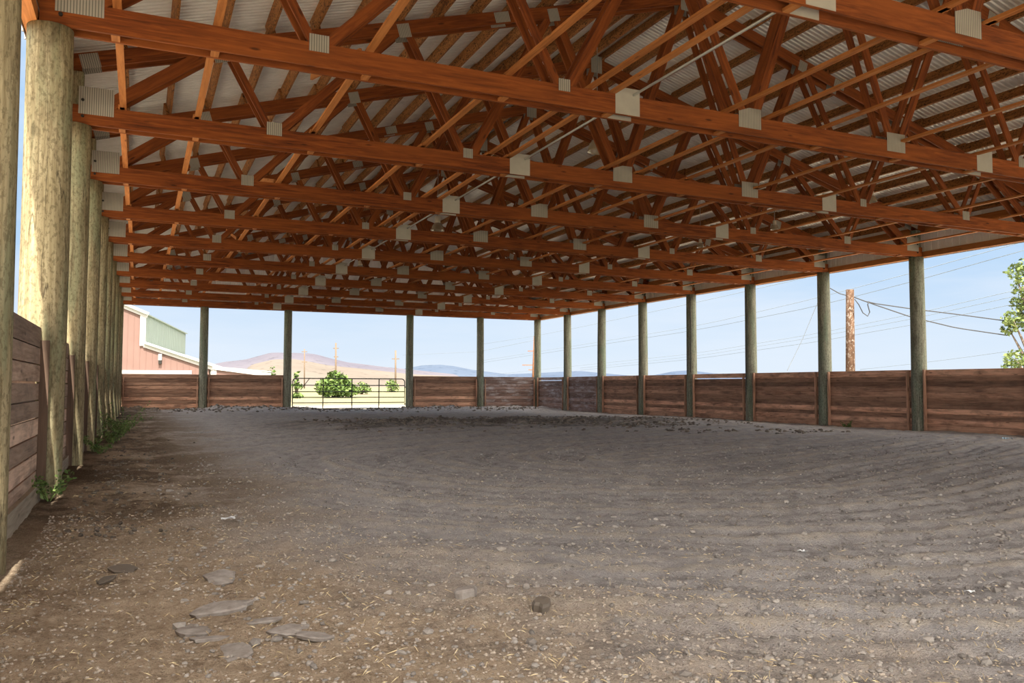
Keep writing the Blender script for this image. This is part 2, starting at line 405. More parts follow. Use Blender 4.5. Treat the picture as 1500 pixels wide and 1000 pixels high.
def floor_z(X, Y):
    X = np.asarray(X, float); Y = np.asarray(Y, float)
    z = .02 - .075 * np.clip(X / 20, 0, 1)
    z = z + .07 * (vnoise(X, Y, .28, 1) - .5) + .035 * (vnoise(X, Y, 1.1, 2) - .5)
    d = furrow(X, Y); am = .35 + 1.0 * vnoise(X, Y, .6, 4)
    inner = np.clip((X - .8) / 1.5, 0, 1) * np.clip((30 - Y) / 6, .15, 1)
    z = z + inner * am * (.016 * np.sin(d * 2 * PI / .34) + .020 * np.sin(d * 2 * PI / 1.35 + 1.2 * vnoise(X, Y, .8, 9)))
    z = z + .024 * (vnoise(X, Y, 4.5, 5) - .5) + .020 * (vnoise(X, Y, 12, 6) - .5) + .012 * (vnoise(X, Y, 30, 7) - .5)
    # loose heap across the middle and the berm at the far wall
    m = np.exp(-((Y - 25.5) / 3.2) ** 2) * np.clip((X - 3) / 4, 0, 1) * np.clip((20 - X) / 3, 0, 1)
    z = z + m * (.16 * vnoise(X, Y, .8, 12) + .13 * vnoise(X, Y, 2.6, 13) - .04)
    m2 = np.exp(-((Y - 41.6) / 1.3) ** 2)
    z = z + m2 * (.10 + .20 * (vnoise(X, Y, .9, 14) - .35) + .14 * (vnoise(X, Y, 3.1, 16) - .4))
    m3 = np.exp(-((X + .2) / .9) ** 2)
    z = z + m3 * .07 * (vnoise(X, Y, 1.6, 15) - .35)
    gt = np.exp(-(((X - 10) / 3.5) ** 4)) * np.clip((Y - 40.5) / 1.2, 0, 1)
    z = z - gt * .08
    return z
ys = np.concatenate([np.arange(Yk(-2) - .3, 2.4, .2), np.arange(2.4, 8, .025), np.arange(8, 14, .045), np.arange(14, 24, .08), np.arange(24, Yk(10) + .2, .13)])
xs = np.concatenate([np.arange(-1.15, 3.4, .03), np.arange(3.4, 9, .04), np.arange(9, XR + .2, .08)])
floor = grid_mesh('floor', xs, ys, floor_z, M['soil'])
fa = floor.data.attributes.new('pass_distance', 'FLOAT', 'POINT'); FX, FY = np.meshgrid(xs, ys); fa.data.foreach_set('value', furrow(FX, FY).ravel().astype(np.float32))
tag(floor, kind='structure')

# outside ground: dry field to the hills
gx = np.concatenate([np.linspace(-4000, -120, 14), np.linspace(-100, 160, 53), np.linspace(200, 5000, 16)])
gy = np.concatenate([np.linspace(-300, -60, 6), np.linspace(-50, 200, 51), np.linspace(240, 5200, 20)])
def ground_z(X, Y):
    r = np.hypot(X - 10, Y - 20); out = np.clip((r - 35) / 40, 0, 1)
    return -.16 + out * (.5 * (vnoise(X, Y, .03, 21) - .5) + .25 * (vnoise(X, Y, .12, 22) - .5))
ground = grid_mesh('ground', gx, gy, ground_z, M['field']); tag(ground, kind='structure')

# ------------------------------------------------------------------ roof sheets, wall skirts, gable walls
RT = .095 + CH / 2 + .19       # top of the purlins above the chord centre line (vertical, about)
RTZ = (.225 / 2 + .225) / math.cos(ROOFANG) + .004
def corrugated(name, side):
    mb = MB(); y = Yk(K0) - .35; yend = Yk(K1) + .35; per = .115; h = .022
    prof = []
    while y < yend:
        prof += [(y, 0), (y + per * .30, 0), (y + per * .45, h), (y + per * .85, h)]; y += per
    u0, u1 = .0, HALF + .42
    def P(u, yy, hh): return (XC + side * u, yy, ztc(u) + RTZ + hh)
    for (ya, ha), (yb, hb) in zip(prof[:-1], prof[1:]):
        mb.face([P(u0, ya, ha), P(u1, ya, ha), P(u1, yb, hb), P(u0, yb, hb)], [(0, 0)] * 4)
    return tag(mb.build(name, M['roof']), kind='structure')
corrugated('roof_left', -1); corrugated('roof_right', 1)
def rib_wall(name, fn, a0, a1, z0, z1fn, mat, per=.2286, h=.018):
    mb = MB(); a = a0; prof = []
    while a < a1: prof += [(a, 0), (a + per * .8, 0), (a + per * .86, h), (a + per * .94, h)]; a += per
    for (aa, ha), (ab, hb) in zip(prof[:-1], prof[1:]):
        mb.face([fn(aa, z0, ha), fn(ab, z0, hb), fn(ab, z1fn(ab), hb), fn(aa, z1fn(aa), ha)], [(0, 0)] * 4)
    return tag(mb.build(name, mat), kind='structure')
XSO = HALF + .27
zE = E - .02
for nm, s in (('wall_left', -1), ('wall_right', 1)):
    rib_wall(nm, lambda a, z, h, s=s: (XC + s * (XSO + h), a, z), Yk(K0) - .3, Yk(K1) + .3, zE, lambda a: ztc(XSO) + RTZ, M['skirt'])
for nm, yy, s in (('wall_far', Yk(K1) + .27, 1), ('wall_near', Yk(K0) - .27, -1)):
    rib_wall(nm, lambda a, z, h, yy=yy, s=s: (a, yy + s * h, z), XL - .27, XR + .27, E + .05, lambda a: ztc(a - XC) + RTZ, M['skirt'])
for i, s in enumerate((-1, 1)):
    mb = MB(); x = XC + s * (XSO - .025)
    for k in range(K0, K1): mb.box((x - .012 if s < 0 else x - .13, Yk(k) + .002, E + .001), (x + .13 if s < 0 else x + .012, Yk(k + 1) - .002, E + .16))
    tag(mb.build('trim_%d' % (i + 1), M['brace']), kind='structure')
    mb = MB(); mb.box((x - .019, Yk(K0), ztc(XSO) - .1), (x + .019, Yk(K1), ztc(XSO) + .09))
    tag(mb.build('trim_%d' % (i + 3), M['brace']), kind='structure')
for i, (yy, zz) in enumerate(((Yk(K1) + .24, E - .02), (Yk(K0) - .24, E - .02))):
    mb = MB(); n = 6; w = (XR - XL + .4) / n
    for j in range(n): mb.box((XL - .2 + j * w, yy - .019, zz), (XL - .2 + (j + 1) * w, yy + .019, zz + .23))
    tag(mb.build('trim_%d' % (i + 5), M['header']), kind='structure')

# ------------------------------------------------------------------ posts
def post_mesh(name, mat, h, r0, r1, lean=(0, 0), tongue=True, seed=0, end_post=False):
    rnd = random.Random(seed); seg = 28; mb = MB(); nz = 14; ou, ov = rnd.uniform(0, 40), rnd.uniform(0, 40)
    bow = (rnd.uniform(-.012, .012), rnd.uniform(-.012, .012))
    zs = [-.25 + (h + .25) * i / nz for i in range(nz + 1)]
    for i, z in enumerate(zs):
        f = max(0, z) / h; r = r0 + (r1 - r0) * f
        cx = -lean[0] * (1 - f) + bow[0] * math.sin(f * PI); cy_ = -lean[1] * (1 - f) + bow[1] * math.sin(f * PI)
        for j in range(seg):
            q = 2 * PI * j / seg
            rr = r * (1 + .012 * math.sin(3 * q + ou) + .010 * mnoise.noise((math.cos(q) * 1.5, math.sin(q) * 1.5, z * .9 + ou)))
            mb.v.append((cx + rr * math.cos(q), cy_ + rr * math.sin(q), z))
    for i in range(nz):
        for j in range(seg):
            k = (j + 1) % seg; a = i * seg
            mb.f.append((a + j, a + k, a + seg + k, a + seg + j)); mb.mi.append(0)
            mb.uv += [(ou + zs[i], ov + j / seg), (ou + zs[i], ov + (j + 1) / seg), (ou + zs[i + 1], ov + (j + 1) / seg), (ou + zs[i + 1], ov + j / seg)]
    top = [nz * seg + j for j in range(seg)]
    mb.f.append(tuple(top)); mb.mi.append(0); mb.uv += [(ou, ov)] * seg
    body = mb
    if tongue:
        mb.box((-.10, -.093, h - .02), (.10, .093, h + (.80 if tongue is True else tongue)))
    return body.mesh(name, mat, smooth=False)
POST_H = E - .003
left_lean = {1: (.03, 0), 0: (.03, 0)}
nleft = 0
def shade_round(me):
    for p in me.polygons:
        if len(p.vertices) == 4 and abs(p.normal.z) < .5 and p.center.z < POST_H - .02: p.use_smooth = True
def place_post(name_seed, x, y, mat, r0, r1, label, group, lean=(0, 0), tongue=True, fx=None):
    me = post_mesh('timber_post', mat, POST_H, r0, r1, lean, tongue, name_seed); shade_round(me)
    o = bpy.data.objects.new('timber_post', me); COL.objects.link(o)
    o.location = (x, y, 0)
    return tag(o, label, 'post', group)
for k in range(K0 + 1, K1):
    if k == -1: lab = 'pale round timber post at the left wall, just behind the camera position'
    else: lab = 'pale round timber post on the left wall, %s in the row from the camera' % ORD[k]
    place_post(100 + k, XL - (.035 if k == 0 else 0), Yk(k), M['post_l'], .235 if k else .205, .225 if k else .195, lab, 'round posts of the left wall', lean=(random.uniform(-.01, .02), 0) if k else (-.03, 0))
vis_r = {3: 0}
for k in range(K0 + 1, K1):
    if k < 3: lab = 'grey-green round timber post on the right wall under the %s truss, beyond the frame' % (ORD[k + 1])
    else: lab = 'grey-green round timber post on the right wall, %s in view from the right' % ORDF[k - 3]
    place_post(200 + k, XR, Yk(k), M['post_r'], .222, .20, lab, 'round posts of the right wall', lean=(random.uniform(-.01, .01), 0))
FARX = [XL, 2.79, 6.78, 13.2, 17.28, XR]
farlab = ['grey-green round timber post in the far left corner of the arena', 'grey-green round timber post on the far wall in front of the red barn',
          'grey-green round timber post on the far wall at the left end of the gate', 'grey-green round timber post on the far wall at the right end of the gate',
          'grey-green round timber post on the far wall midway between gate and right corner', 'grey-green round timber post in the far right corner of the arena']
for i, x in enumerate(FARX):
    place_post(300 + i, x, Yk(K1), M['post_r'] if i else M['post_l'], .205, .195, farlab[i], 'round posts of the far wall', tongue=.22 if 0 < i < 5 else True)
for i, x in enumerate((XL, XR)):
    place_post(320 + i, x, Yk(K0), M['post_l'] if i == 0 else M['post_r'], .23, .22, 'round corner post of the near end behind the camera, %s side' % ('left', 'right')[i], 'near corner posts')

# ------------------------------------------------------------------ roof trusses (two plies each)
PLY = .116
BN = [8.06, 4.73, 1.54]; TN = [8.88, 5.92, 3.03, 0.0]
def web_ends():
    out = []
    zb = E + CH - .06
    zt = lambda u: ztc(u) - .03
    for s in (-1, 1):
        out += [((s * 10.62, zb - .02), (s * 8.95, zt(8.95)), .185),
                ((s * 8.80, zt(8.8)), (s * 8.10, zb), .10),
                ((s * 8.02, zb), (s * 5.98, zt(5.98)), .14),
                ((s * 5.88, zt(5.88)), (s * 4.80, zb), .12),
                ((s * 4.66, zb), (s * 3.08, zt(3.08)), .14),
                ((s * 2.98, zt(2.98)), (s * 1.62, zb), .14),
                ((s * 1.46, zb), (s * .05, zt(.05)), .14)]
    return out
def build_truss():
    root = thing('roof_truss', 'x', 'roof truss', (XC, 0, E), 'double roof trusses')
    zo = -E
    def pl(w, h, n=None, cut=False, flat=False):
        mb = MB(); hw, hh = w / 2, h / 2
        pts = [(-hw, -hh), (hw, -hh), (hw, hh), (-hw, hh)]
        if cut == 1: pts = [(-hw, -hh), (hw, -hh), (hw, hh), (-hw * .05, hh), (-hw, hh * .55)]
        if cut == -1: pts = [(-hw, -hh), (hw, -hh), (hw, hh * .55), (hw * .05, hh), (-hw, hh)]
        n = len(pts)
        mb.face([(a, -.004, b) for a, b in pts], [(a, b) for a, b in pts])
        mb.face([(a, 0, b) for a, b in reversed(pts)], [(a, b) for a, b in reversed(pts)])
        for i in range(n):
            a, b = pts[i], pts[(i + 1) % n]
            mb.face([(a[0], -.004, a[1]), (a[0], 0, a[1]), (b[0], 0, b[1]), (b[0], -.004, b[1])], [(0, 0)] * 4)
        return mb.mesh('gusset_plate', M['plate_flat'] if flat else M['plate'])
    P = {'heel': pl(.47, .41), 'n1': pl(.24, .21), 'n2': pl(.18, .17), 'splice': pl(.40, .385, flat=True), 'v1': pl(.43, .315, cut=1), 'v2': pl(.42, .315),
         't': pl(.22, .24), 'ts': pl(.30, .19), 'ridge': pl(.30, .42), 'tend': pl(.26, .22)}
    for ply in (-1, 1):
        y = ply * PLY
        mb = MB()
        for a, b in ((-HALF - .10, -3.72), (-3.72, 3.72), (3.72, HALF + .10)):
            mb.beam((a, y, CH / 2), (b, y, CH / 2), .038, CH)
        mb.build('bottom_chord', M['truss'], root)
        for s in (-1, 1):
            mb = MB()
            for a, b in ((HALF + .24, 4.08), (4.08, 0.0)):
                mb.beam((s * a, y, ztc(a) + zo), (s * b, y, ztc(b) + zo), .038, .225)
            mb.build('top_chord', M['truss'], root)
        for (a, za), (b, zb), w in web_ends():
            mb = MB(); mb.beam((a, y, za + zo), (b, y, zb + zo), .0365, w); mb.build('web', M['truss'], root)
        fy = y - .0192
        for s in (-1, 1):
            put('gusset_plate', P['heel'], root, (s * 10.62, fy, .36))
            put('gusset_plate', P['n1'], root, (s * 8.06, fy, .285))
            put('gusset_plate', P['n2'], root, (s * 4.73, fy, .285))
            put('gusset_plate', P['splice'], root, (s * 3.72, fy, .20))
            put('gusset_plate', P['v1'] if s < 0 else P['v2'], root, (s * 1.54, fy, .26))
            for u in TN[:3]: put('gusset_plate', P['t'], root, (s * u, fy, ztc(u) + zo - .06), (0, s * ROOFANG, 0))
            put('gusset_plate', P['ts'], root, (s * 4.08, fy, ztc(4.08) + zo), (0, s * ROOFANG, 0))
            put('gusset_plate', P['tend'], root, (s * 10.72, fy, ztc(10.72) + zo - .02), (0, s * ROOFANG, 0))
        put('gusset_plate', P['ridge'], root, (0, fy, ztc(0) + zo - .06))
    for u in ROWS_BLOCK:
        mb = MB(); mb.box((u - .045, -PLY + .02, .004), (u + .045, PLY - .02, .042)); mb.build('spacer_block', M['brace'], root)
    for s in (-1, 1):
        for dz in (.12, .36):
            mb = MB(); mb.tube([(s * 10.80, -PLY - .045, dz), (s * 10.80, -PLY - .02, dz)], .022, 8); mb.build('bolt', M['bolt'], root)
    return root
ROWS = [-10.27, -9.23, -7.45, -5.58, -4.35, -3.97, -2.0, -1.23, -.09, 1.68, 3.5, 5.4, 7.3, 9.15, 10.25]
ROWS_BLOCK = [u for u in ROWS if u not in (-4.35, -1.23)]
truss0 = build_truss()
for k in range(K0, K1 + 1):
    o = truss0 if k == K0 else copy_tree(truss0)
    o.location = (XC, Yk(k), E)
    if k == K1: o['label'] = 'double wooden roof truss in the far gable, against the end wall'
    elif k < 0: o['label'] = 'double wooden roof truss overhead, %s the camera' % ('almost above' if k == -1 else 'in the near gable behind')
    elif k == 0: o['label'] = 'nearest double wooden roof truss in view, crossing the top right corner'
    else: o['label'] = 'double wooden roof truss, %s in view counted from the camera' % ORD[k]

# ------------------------------------------------------------------ longitudinal boards on the bottom chords
for i, u in enumerate(ROWS):
    mb = MB(); k = K0
    side = -1
    while k < K1:
        k2 = min(k + 2, K1); off = .012 * side; side = -side
        mb.box((XC + u - .045 + off, Yk(k) - .25, E + CH + .001), (XC + u + .045 + off, Yk(k2) + .25, E + CH + .039)); k = k2
    o = mb.build('brace_board', M['brace'])
    tag(o, 'long orange brace board lying across the bottom chords, %s from the left eave' % ORDF[i], 'brace', 'brace boards along the bottom chords')
mb = MB(); mb.tube([(XC - 3.62, Yk(K0), E + CH + .02), (XC - 3.62, Yk(K1), E + CH + .02)], .018, 8)
tag(mb.build('conduit', M['conduit']), 'thin grey conduit running the length of the roof on the bottom chords', 'conduit')
# sway braces: slanting boards from a bottom chord up to the next truss's top chord, left half
for i, (k, u, du) in enumerate(((1, -7.62, .10), (3, -7.62, .10), (5, -7.62, .10))):
    mb = MB(); zt_ = ztc(u) - .2
    mb.beam((XC + u + .13, Yk(k) + .16, E + CH + .10), (XC + u + .13, Yk(k + 1) - .16, zt_ - .45), .038, .09)
    tag(mb.build('sway_brace', M['brace']), 'slanting sway brace rising between the %s and %s trusses, left half of the roof' % (ORD[k], ORD[k + 1]), 'brace', 'sway braces')

# ------------------------------------------------------------------ purlins: one board per bay and row
PD, PW, PSP = .225, .042, .72
mb = MB(); mb.beam((0, -.12, 0), (0, BAY + .12, 0), PW, PD); pur_me = [mb.mesh('roof_purlin', M['purlin'])]
for _ in range(5):
    mb = MB(); mb.beam((0, -.12, 0), (0, BAY + .12, 0), PW, PD); pur_me.append(mb.mesh('roof_purlin', M['purlin']))
NROW = 16
def pur_pose(s, r, k):
    u = HALF + .05 - r * PSP
    off = (.023 if k % 2 else -.023)
    uu = u + off
    n = .225 / 2 + PD / 2
    return (XC + s * (uu + n * math.sin(ROOFANG)), Yk(k), ztc(uu) + n * math.cos(ROOFANG)), (0, s * ROOFANG, 0)
stuff = MB()
for k in range(K0 + 1, K1):
    for s in (-1, 1):
        for r in range(NROW):
            loc, rot = pur_pose(s, r, k)
            if k <= 7:
                o = bpy.data.objects.new('roof_purlin', random.choice(pur_me)); COL.objects.link(o); o.location = loc; o.rotation_euler = rot
                a = 'above the camera' if k == -1 else 'between %s and %s trusses' % (ORDF[k], ORD[k + 1])
                tag(o, 'roof purlin, %s slope, %s up from eave, %s' % ('left' if s < 0 else 'right', ORDF[r], a), 'purlin', 'roof purlins')
            else:
                up = (s * math.sin(ROOFANG), 0, math.cos(ROOFANG)); L = Vector(loc)
                stuff.beam(L + Vector((0, -.12, 0)), L + Vector((0, BAY + .12, 0)), PW, PD, up)
tag(stuff.build('roof_purlins', M['purlin']), 'small distant roof purlins over the last bays before the far gable', 'purlin', 'roof purlins', 'stuff')

# ------------------------------------------------------------------ high-bay lamps
def lamp(loc, k, label):
    root = thing('high_bay_lamp', label, 'lamp', loc, 'high-bay lamps under the roof')
    K = lambda pr: [(a * k, b * k) for a, b in pr]
    mb = MB(); mb.lathe(K([(.07, .12), (.11, .10), (.165, .02), (.195, -.09), (.205, -.13), (.198, -.13), (.188, -.09), (.158, .015), (.10, .09)]), seg=24)
    mb.build('shade', M['lamp_bell'], root, True)
    mb = MB(); mb.lathe(K([(.0, -.07), (.03, -.06), (.045, -.01), (.03, .06), (.03, .1)]), seg=12); mb.build('bulb', M['white'], root, True)
    mb = MB(); mb.lathe(K([(0, .10), (.075, .10), (.085, .13), (.085, .29), (.06, .32), (0, .32)]), seg=16); mb.build('ballast_housing', M['lamp_box'], root, True)
    u = loc[0] - XC; top = ztc(u) + CH / 2 - loc[2] + .25
    mb = MB(); mb.tube([(0, 0, .31 * k), (0, 0, top)], .009, 6); mb.build('hanging_rod', M['conduit'], root)
lamp((XC - .75, Yk(2.6), 6.57), 1.12, 'nearest bell-shaped lamp of the ridge row, half hidden behind truss webs')
lamp((XC - .85, Yk(5.5), 6.60), 1.12, 'second bell-shaped lamp of the ridge row, with cream housing')
lamp((XC - .9, Yk(8.4), 6.55), 1.12, 'third and smallest bell-shaped lamp of the ridge row')
lamp((16.2, 14.7, 5.80), .6, 'nearest small lamp of the right row, above a bottom chord')
lamp((16.55, 18.5, 5.80), .6, 'second small lamp of the right row')
lamp((16.5, 21.9, 5.80), .6, 'third small lamp of the right row')

# ------------------------------------------------------------------ plank fences between the posts
def fence_panel(p0, p1, inward, label, group, mats, top=1.775, n=10, gaps=False, kick=False, seed=0, nailer=True, r=.215, scuff=0., zbase=None):
    """boards from post p0 to post p1; inward = unit vector into the arena"""
    rnd = random.Random(seed)
    p0 = Vector((*p0, 0)); p1 = Vector((*p1, 0)); ax = (p1 - p0).normalized(); L = (p1 - p0).length; inw = Vector((*inward, 0))
    root = thing('fence_panel', label, 'fence', p0 + ax * (L / 2), group); org = p0 + ax * (L / 2)
    def bd(mb, a, b, z0, z1, off, th=.038):
        q0 = p0 + ax * a + inw * off - org; q1 = p0 + ax * b + inw * off - org
        q0.z = q1.z = (z0 + z1) / 2
        mb.beam(q0, q1, th, z1 - z0)
    zz = -.16; z = zz
    step = (top - .02) / n
    mb = MB(); i = 0
    levels = [z] + [(j + 1) * step - .02 for j in range(n)]
    levels[-1] = top
    for j in range(n):
        z0, z1 = levels[j], levels[j + 1]
        if j == 0 and kick: continue
        gap = .016 if kick else .027
        if gaps and j in (n - 1, n - 2): gap = .034 if rnd.random() < .6 else .027
        sag = rnd.uniform(-.003, .003)
        off = .01 + rnd.uniform(-.004, .004)
        bd(mb, r, L - r, z0 + gap / 2 + sag, z1 - gap / 2 + sag, off)
        if not (gaps and j >= n - 3 and gap > .03) and j < n - 1: bd(mb, r, L - r, z1 - .03, z1 + .02, off - .028, .012)
    mb.build('planks', mats, root)
    if kick:
        mb = MB(); bd(mb, r, L - r, levels[0], levels[1] + .05, .05, .045); mb.build('kickboard', M['kick'], root)
    if nailer:
        for a in ((r + .045, L - r - .045) if kick else (r + .075, L - r - .075)):
            mb = MB(); q = p0 + ax * a + inw * (.07 if kick else .125) - org
            mb.beam((q.x, q.y, -.12), (q.x, q.y, top - (.0 if gaps else .14) - rnd.uniform(0, .03)), .045, .085, tuple(inw))
            mb.build('nailer', M['nailer'] if kick else M['fence'], root)
    return root
for k in range(K0, K1):
    if k < -0: lab = 'greyed plank fence on the left wall %s' % ('beside the nearest post, at the picture edge' if k == -1 else 'behind the camera')
    else: lab = 'greyed plank fence panel on the left wall between the %s and %s posts' % (ORDF[k], ORD[k + 1] if k + 1 < K1 else 'corner')
    fence_panel((XL, Yk(k)), (XL, Yk(k + 1)), (1, 0), lab, 'plank fence of the left wall', M['fence_grey'], top=1.80, kick=True, seed=400 + k, r=.232)
for k in range(K0, K1):
    if k < 2: lab = 'brown plank fence panel on the right wall, %s bay, beyond the picture edge' % ORDF[k + 2]
    elif k == 2: lab = 'brown plank fence panel on the right wall at the right picture edge'
    else: lab = 'brown plank fence panel on the right wall, %s from the right picture edge' % ORDF[k - 2]
    fence_panel((XR, Yk(k)), (XR, Yk(k + 1)), (-1, 0), lab, 'plank fence of the right wall', M['fence'] if k < 8 else M['fence_scuffed'], top=1.735, n=11, gaps=True, seed=500 + k)
fl = ['brown plank fence panel at the far wall left corner, below the red barn', 'brown plank fence panel at the far wall, left of the gate', None,
      'brown plank fence panel at the far wall, right of the gate', 'scuffed whitish plank fence panel at the far wall right corner']
for i in range(5):
    if i == 2: continue
    fence_panel((FARX[i], Yk(K1)), (FARX[i + 1], Yk(K1)), (0, -1), fl[i], 'plank fence of the far wall', M['fence_scuffed'] if i == 4 else M['fence'], top=1.755, seed=600 + i, r=.19)

# ------------------------------------------------------------------ tube gate in the far wall
gx0, gx1, gz0, gz1, gyy = 7.06, 12.93, .05, 1.585, Yk(K1)
gate = thing('tube_gate', 'dark metal tube farm gate in the far wall between two posts', 'gate', ((gx0 + gx1) / 2, gyy, 0))
def gl(p): return (p[0] - (gx0 + gx1) / 2, 0, p[1])
mb = MB(); rc = .17; pts = [(gx0, gz0)]
for q in range(0, 7): a = PI - q * PI / 12; pts.append((gx0 + rc + rc * math.cos(a), gz1 - rc + rc * math.sin(a)))
for q in range(0, 7): a = PI / 2 - q * PI / 12; pts.append((gx1 - rc + rc * math.cos(a), gz1 - rc + rc * math.sin(a)))
pts += [(gx1, gz0), (gx0, gz0)]
mb.tube([gl(p) for p in pts], .026, 10); mb.build('frame', M['gate'], gate, True)
for f_ in (.19, .37, .56, .775):
    mb = MB(); z = gz0 + (gz1 - gz0) * f_; mb.tube([gl((gx0, z)), gl((gx1, z))], .022, 8); mb.build('rail', M['gate'], gate, True)
for f_ in (.26, .515, .76):
    mb = MB(); x = gx0 + (gx1 - gx0) * f_; a = gl((x, gz0)); b = gl((x, gz1)); mb.beam((a[0], -.03, a[2]), (b[0], -.03, b[2]), .05, .02, (0, 1, 0)); mb.build('stay', M['gate'], gate)
mb = MB(); mb.tube([gl((gx0 + .40, 1.0)), gl((gx0 + .86, gz1 + .03))], .018, 8); mb.build('latch_rod', M['gate'], gate, True)
mb = MB(); mb.tube([gl((gx0 - .09, .40)), gl((gx0 - .09, 1.42))], .028, 8); mb.build('slide_bar', M['gate'], gate, True)
for z in (.25, 1.15):
    mb = MB(); mb.tube([gl((gx1, z)), gl((gx1 + .12, z))], .024, 8); mb.build('hinge', M['gate'], gate, True)

# ------------------------------------------------------------------ cable runs on two right posts
def cable(name, pts, rad, mat, label, cat, group=None, seg=6):
    mb = MB(); mb.tube(pts, rad, seg); return tag(mb.build(name, mat, None, True), label, cat, group)
px_ = XR - .215
cable('cable', [(px_ - .01, Yk(5) - .06, 4.7), (px_ - .012, Yk(5) - .08, 3.6), (px_ - .014, Yk(5) - .03, 2.9), (px_ - .02, Yk(5) + .0, 1.5), (px_ - .024, Yk(5) + .02, .9)], .011, M['wire'],
      'black cable running down a right wall post', 'cable')
cable('conduit', [(px_ + .03, Yk(6) - .17, 4.9), (px_ + .03, Yk(6) - .18, 4.3), (px_ + .035, Yk(6) - .21, 3.6), (px_ + .02, Yk(6) - .19, 1.8)], .016, M['wire'],
      'dark conduit running down the side of a right wall post', 'conduit')

# ------------------------------------------------------------------ things lying in the soil
def fz(x, y): return float(floor_z(np.array([[x]]), np.array([[y]]))[0, 0])
def lump_verts(rnd, r, flat):
    t0 = (1 + 5 ** .5) / 2
    vs = [(-1, t0, 0), (1, t0, 0), (-1, -t0, 0), (1, -t0, 0), (0, -1, t0), (0, 1, t0), (0, -1, -t0), (0, 1, -t0), (t0, 0, -1), (t0, 0, 1), (-t0, 0, -1), (-t0, 0, 1)]
    a = rnd.uniform(0, 6.28); ca, sa = math.cos(a), math.sin(a); sx = rnd.uniform(.7, 1.3)
    out = []
    for v in vs:
        q = r / 1.9 * rnd.uniform(.75, 1.25)
        x, y, z = v[0] * q * sx, v[1] * q / sx, v[2] * q * flat
        out.append((x * ca - y * sa, x * sa + y * ca, z))
    return out
ICO = [(0, 11, 5), (0, 5, 1), (0, 1, 7), (0, 7, 10), (0, 10, 11), (1, 5, 9), (5, 11, 4), (11, 10, 2), (10, 7, 6), (7, 1, 8), (3, 9, 4), (3, 4, 2), (3, 2, 6), (3, 6, 8), (3, 8, 9), (4, 9, 5), (2, 4, 11), (6, 2, 10), (8, 6, 7), (9, 8, 1)]
def scatter_lumps(name, mat, spots, label, cat, flat=.7):
    rnd = random.Random(len(spots)); mb = MB()
    P = np.array([(a, b) for a, b, _ in spots]); Z = floor_z(P[:, 0], P[:, 1])
    for (x, y, r), z in zip(spots, Z):
        b = len(mb.v)
        for v in lump_verts(rnd, r, flat): mb.v.append((x + v[0], y + v[1], z + v[2] + r * .18))
        for f_ in ICO: mb.f.append(tuple(b + i for i in f_)); mb.uv += [(0, 0)] * 3; mb.mi.append(0)
    return tag(mb.build(name, mat), label, cat, None, 'stuff')
rnd = random.Random(5)
sp = []
for _ in range(5200):
    y = 2.2 + 6.5 * rnd.random() ** 1.6; x = -.7 + rnd.random() ** 1.5 * (4.2 - .25 * y)
    sp.append((x, y, rnd.uniform(.004, .0115)))
for _ in range(2500):
    y = 2.1 + 2.4 * rnd.random(); x = .5 + rnd.random() * 4.2
    sp.append((x, y, rnd.uniform(.004, .011)))
scatter_lumps('gravel', M['pebble'], sp, 'small pale gravel stones strewn over the foreground soil at lower left', 'gravel')
sp = []
for _ in range(5200):
    y = 2.6 + 11 * rnd.random() ** 1.5; x = rnd.uniform(.2, 3 + y * 1.1)
    sp.append((x, y, rnd.uniform(.006, .015) * (1 + (rnd.random() ** 8) * 1.5)))
# lumps collect in the harrow lines
for _ in range(3500):
    y = 3 + 12 * rnd.random(); x = rnd.uniform(.8, 3 + y * 1.1)
    d = float(furrow(np.array([x]), np.array([y]))[0])
    if math.sin(d * 2 * PI / 1.35) < -.55: sp.append((x, y, rnd.uniform(.008, .022)))
scatter_lumps('soil_clods', M['clod'], sp, 'small crumbly grey soil clods along the harrow lines of the arena floor', 'soil')
sp = []
for _ in range(450):
    y = 7.3 + 20 * rnd.random() ** 1.4; x = -.55 + abs(rnd.gauss(0, .5)); sp.append((x, y, rnd.uniform(.010, .028)))
for _ in range(1500):
    a = rnd.gauss(0, 1); y = 25.5 + 2.0 * rnd.gauss(0, 1); x = rnd.uniform(5, 19)
    sp.append((x, y, rnd.uniform(.02, .06)))
for cx_, cy_, n in ((12.5, 24.2, 90), (15.0, 22.4, 120), (10.5, 26.5, 120), (13.9, 19.2, 40), (17.2, 18.3, 60)):
    for _ in range(n): sp.append((cx_ + rnd.gauss(0, .8), cy_ + rnd.gauss(0, .4), rnd.uniform(.02, .075)))
for _ in range(900): sp.append((rnd.uniform(-.4, 20), 41.2 + rnd.gauss(0, .8), rnd.uniform(.02, .08)))
scatter_lumps('dark_soil_lumps', M['manure'], sp, 'dark damp soil and manure lumps across the middle of the arena and along the left posts', 'soil')
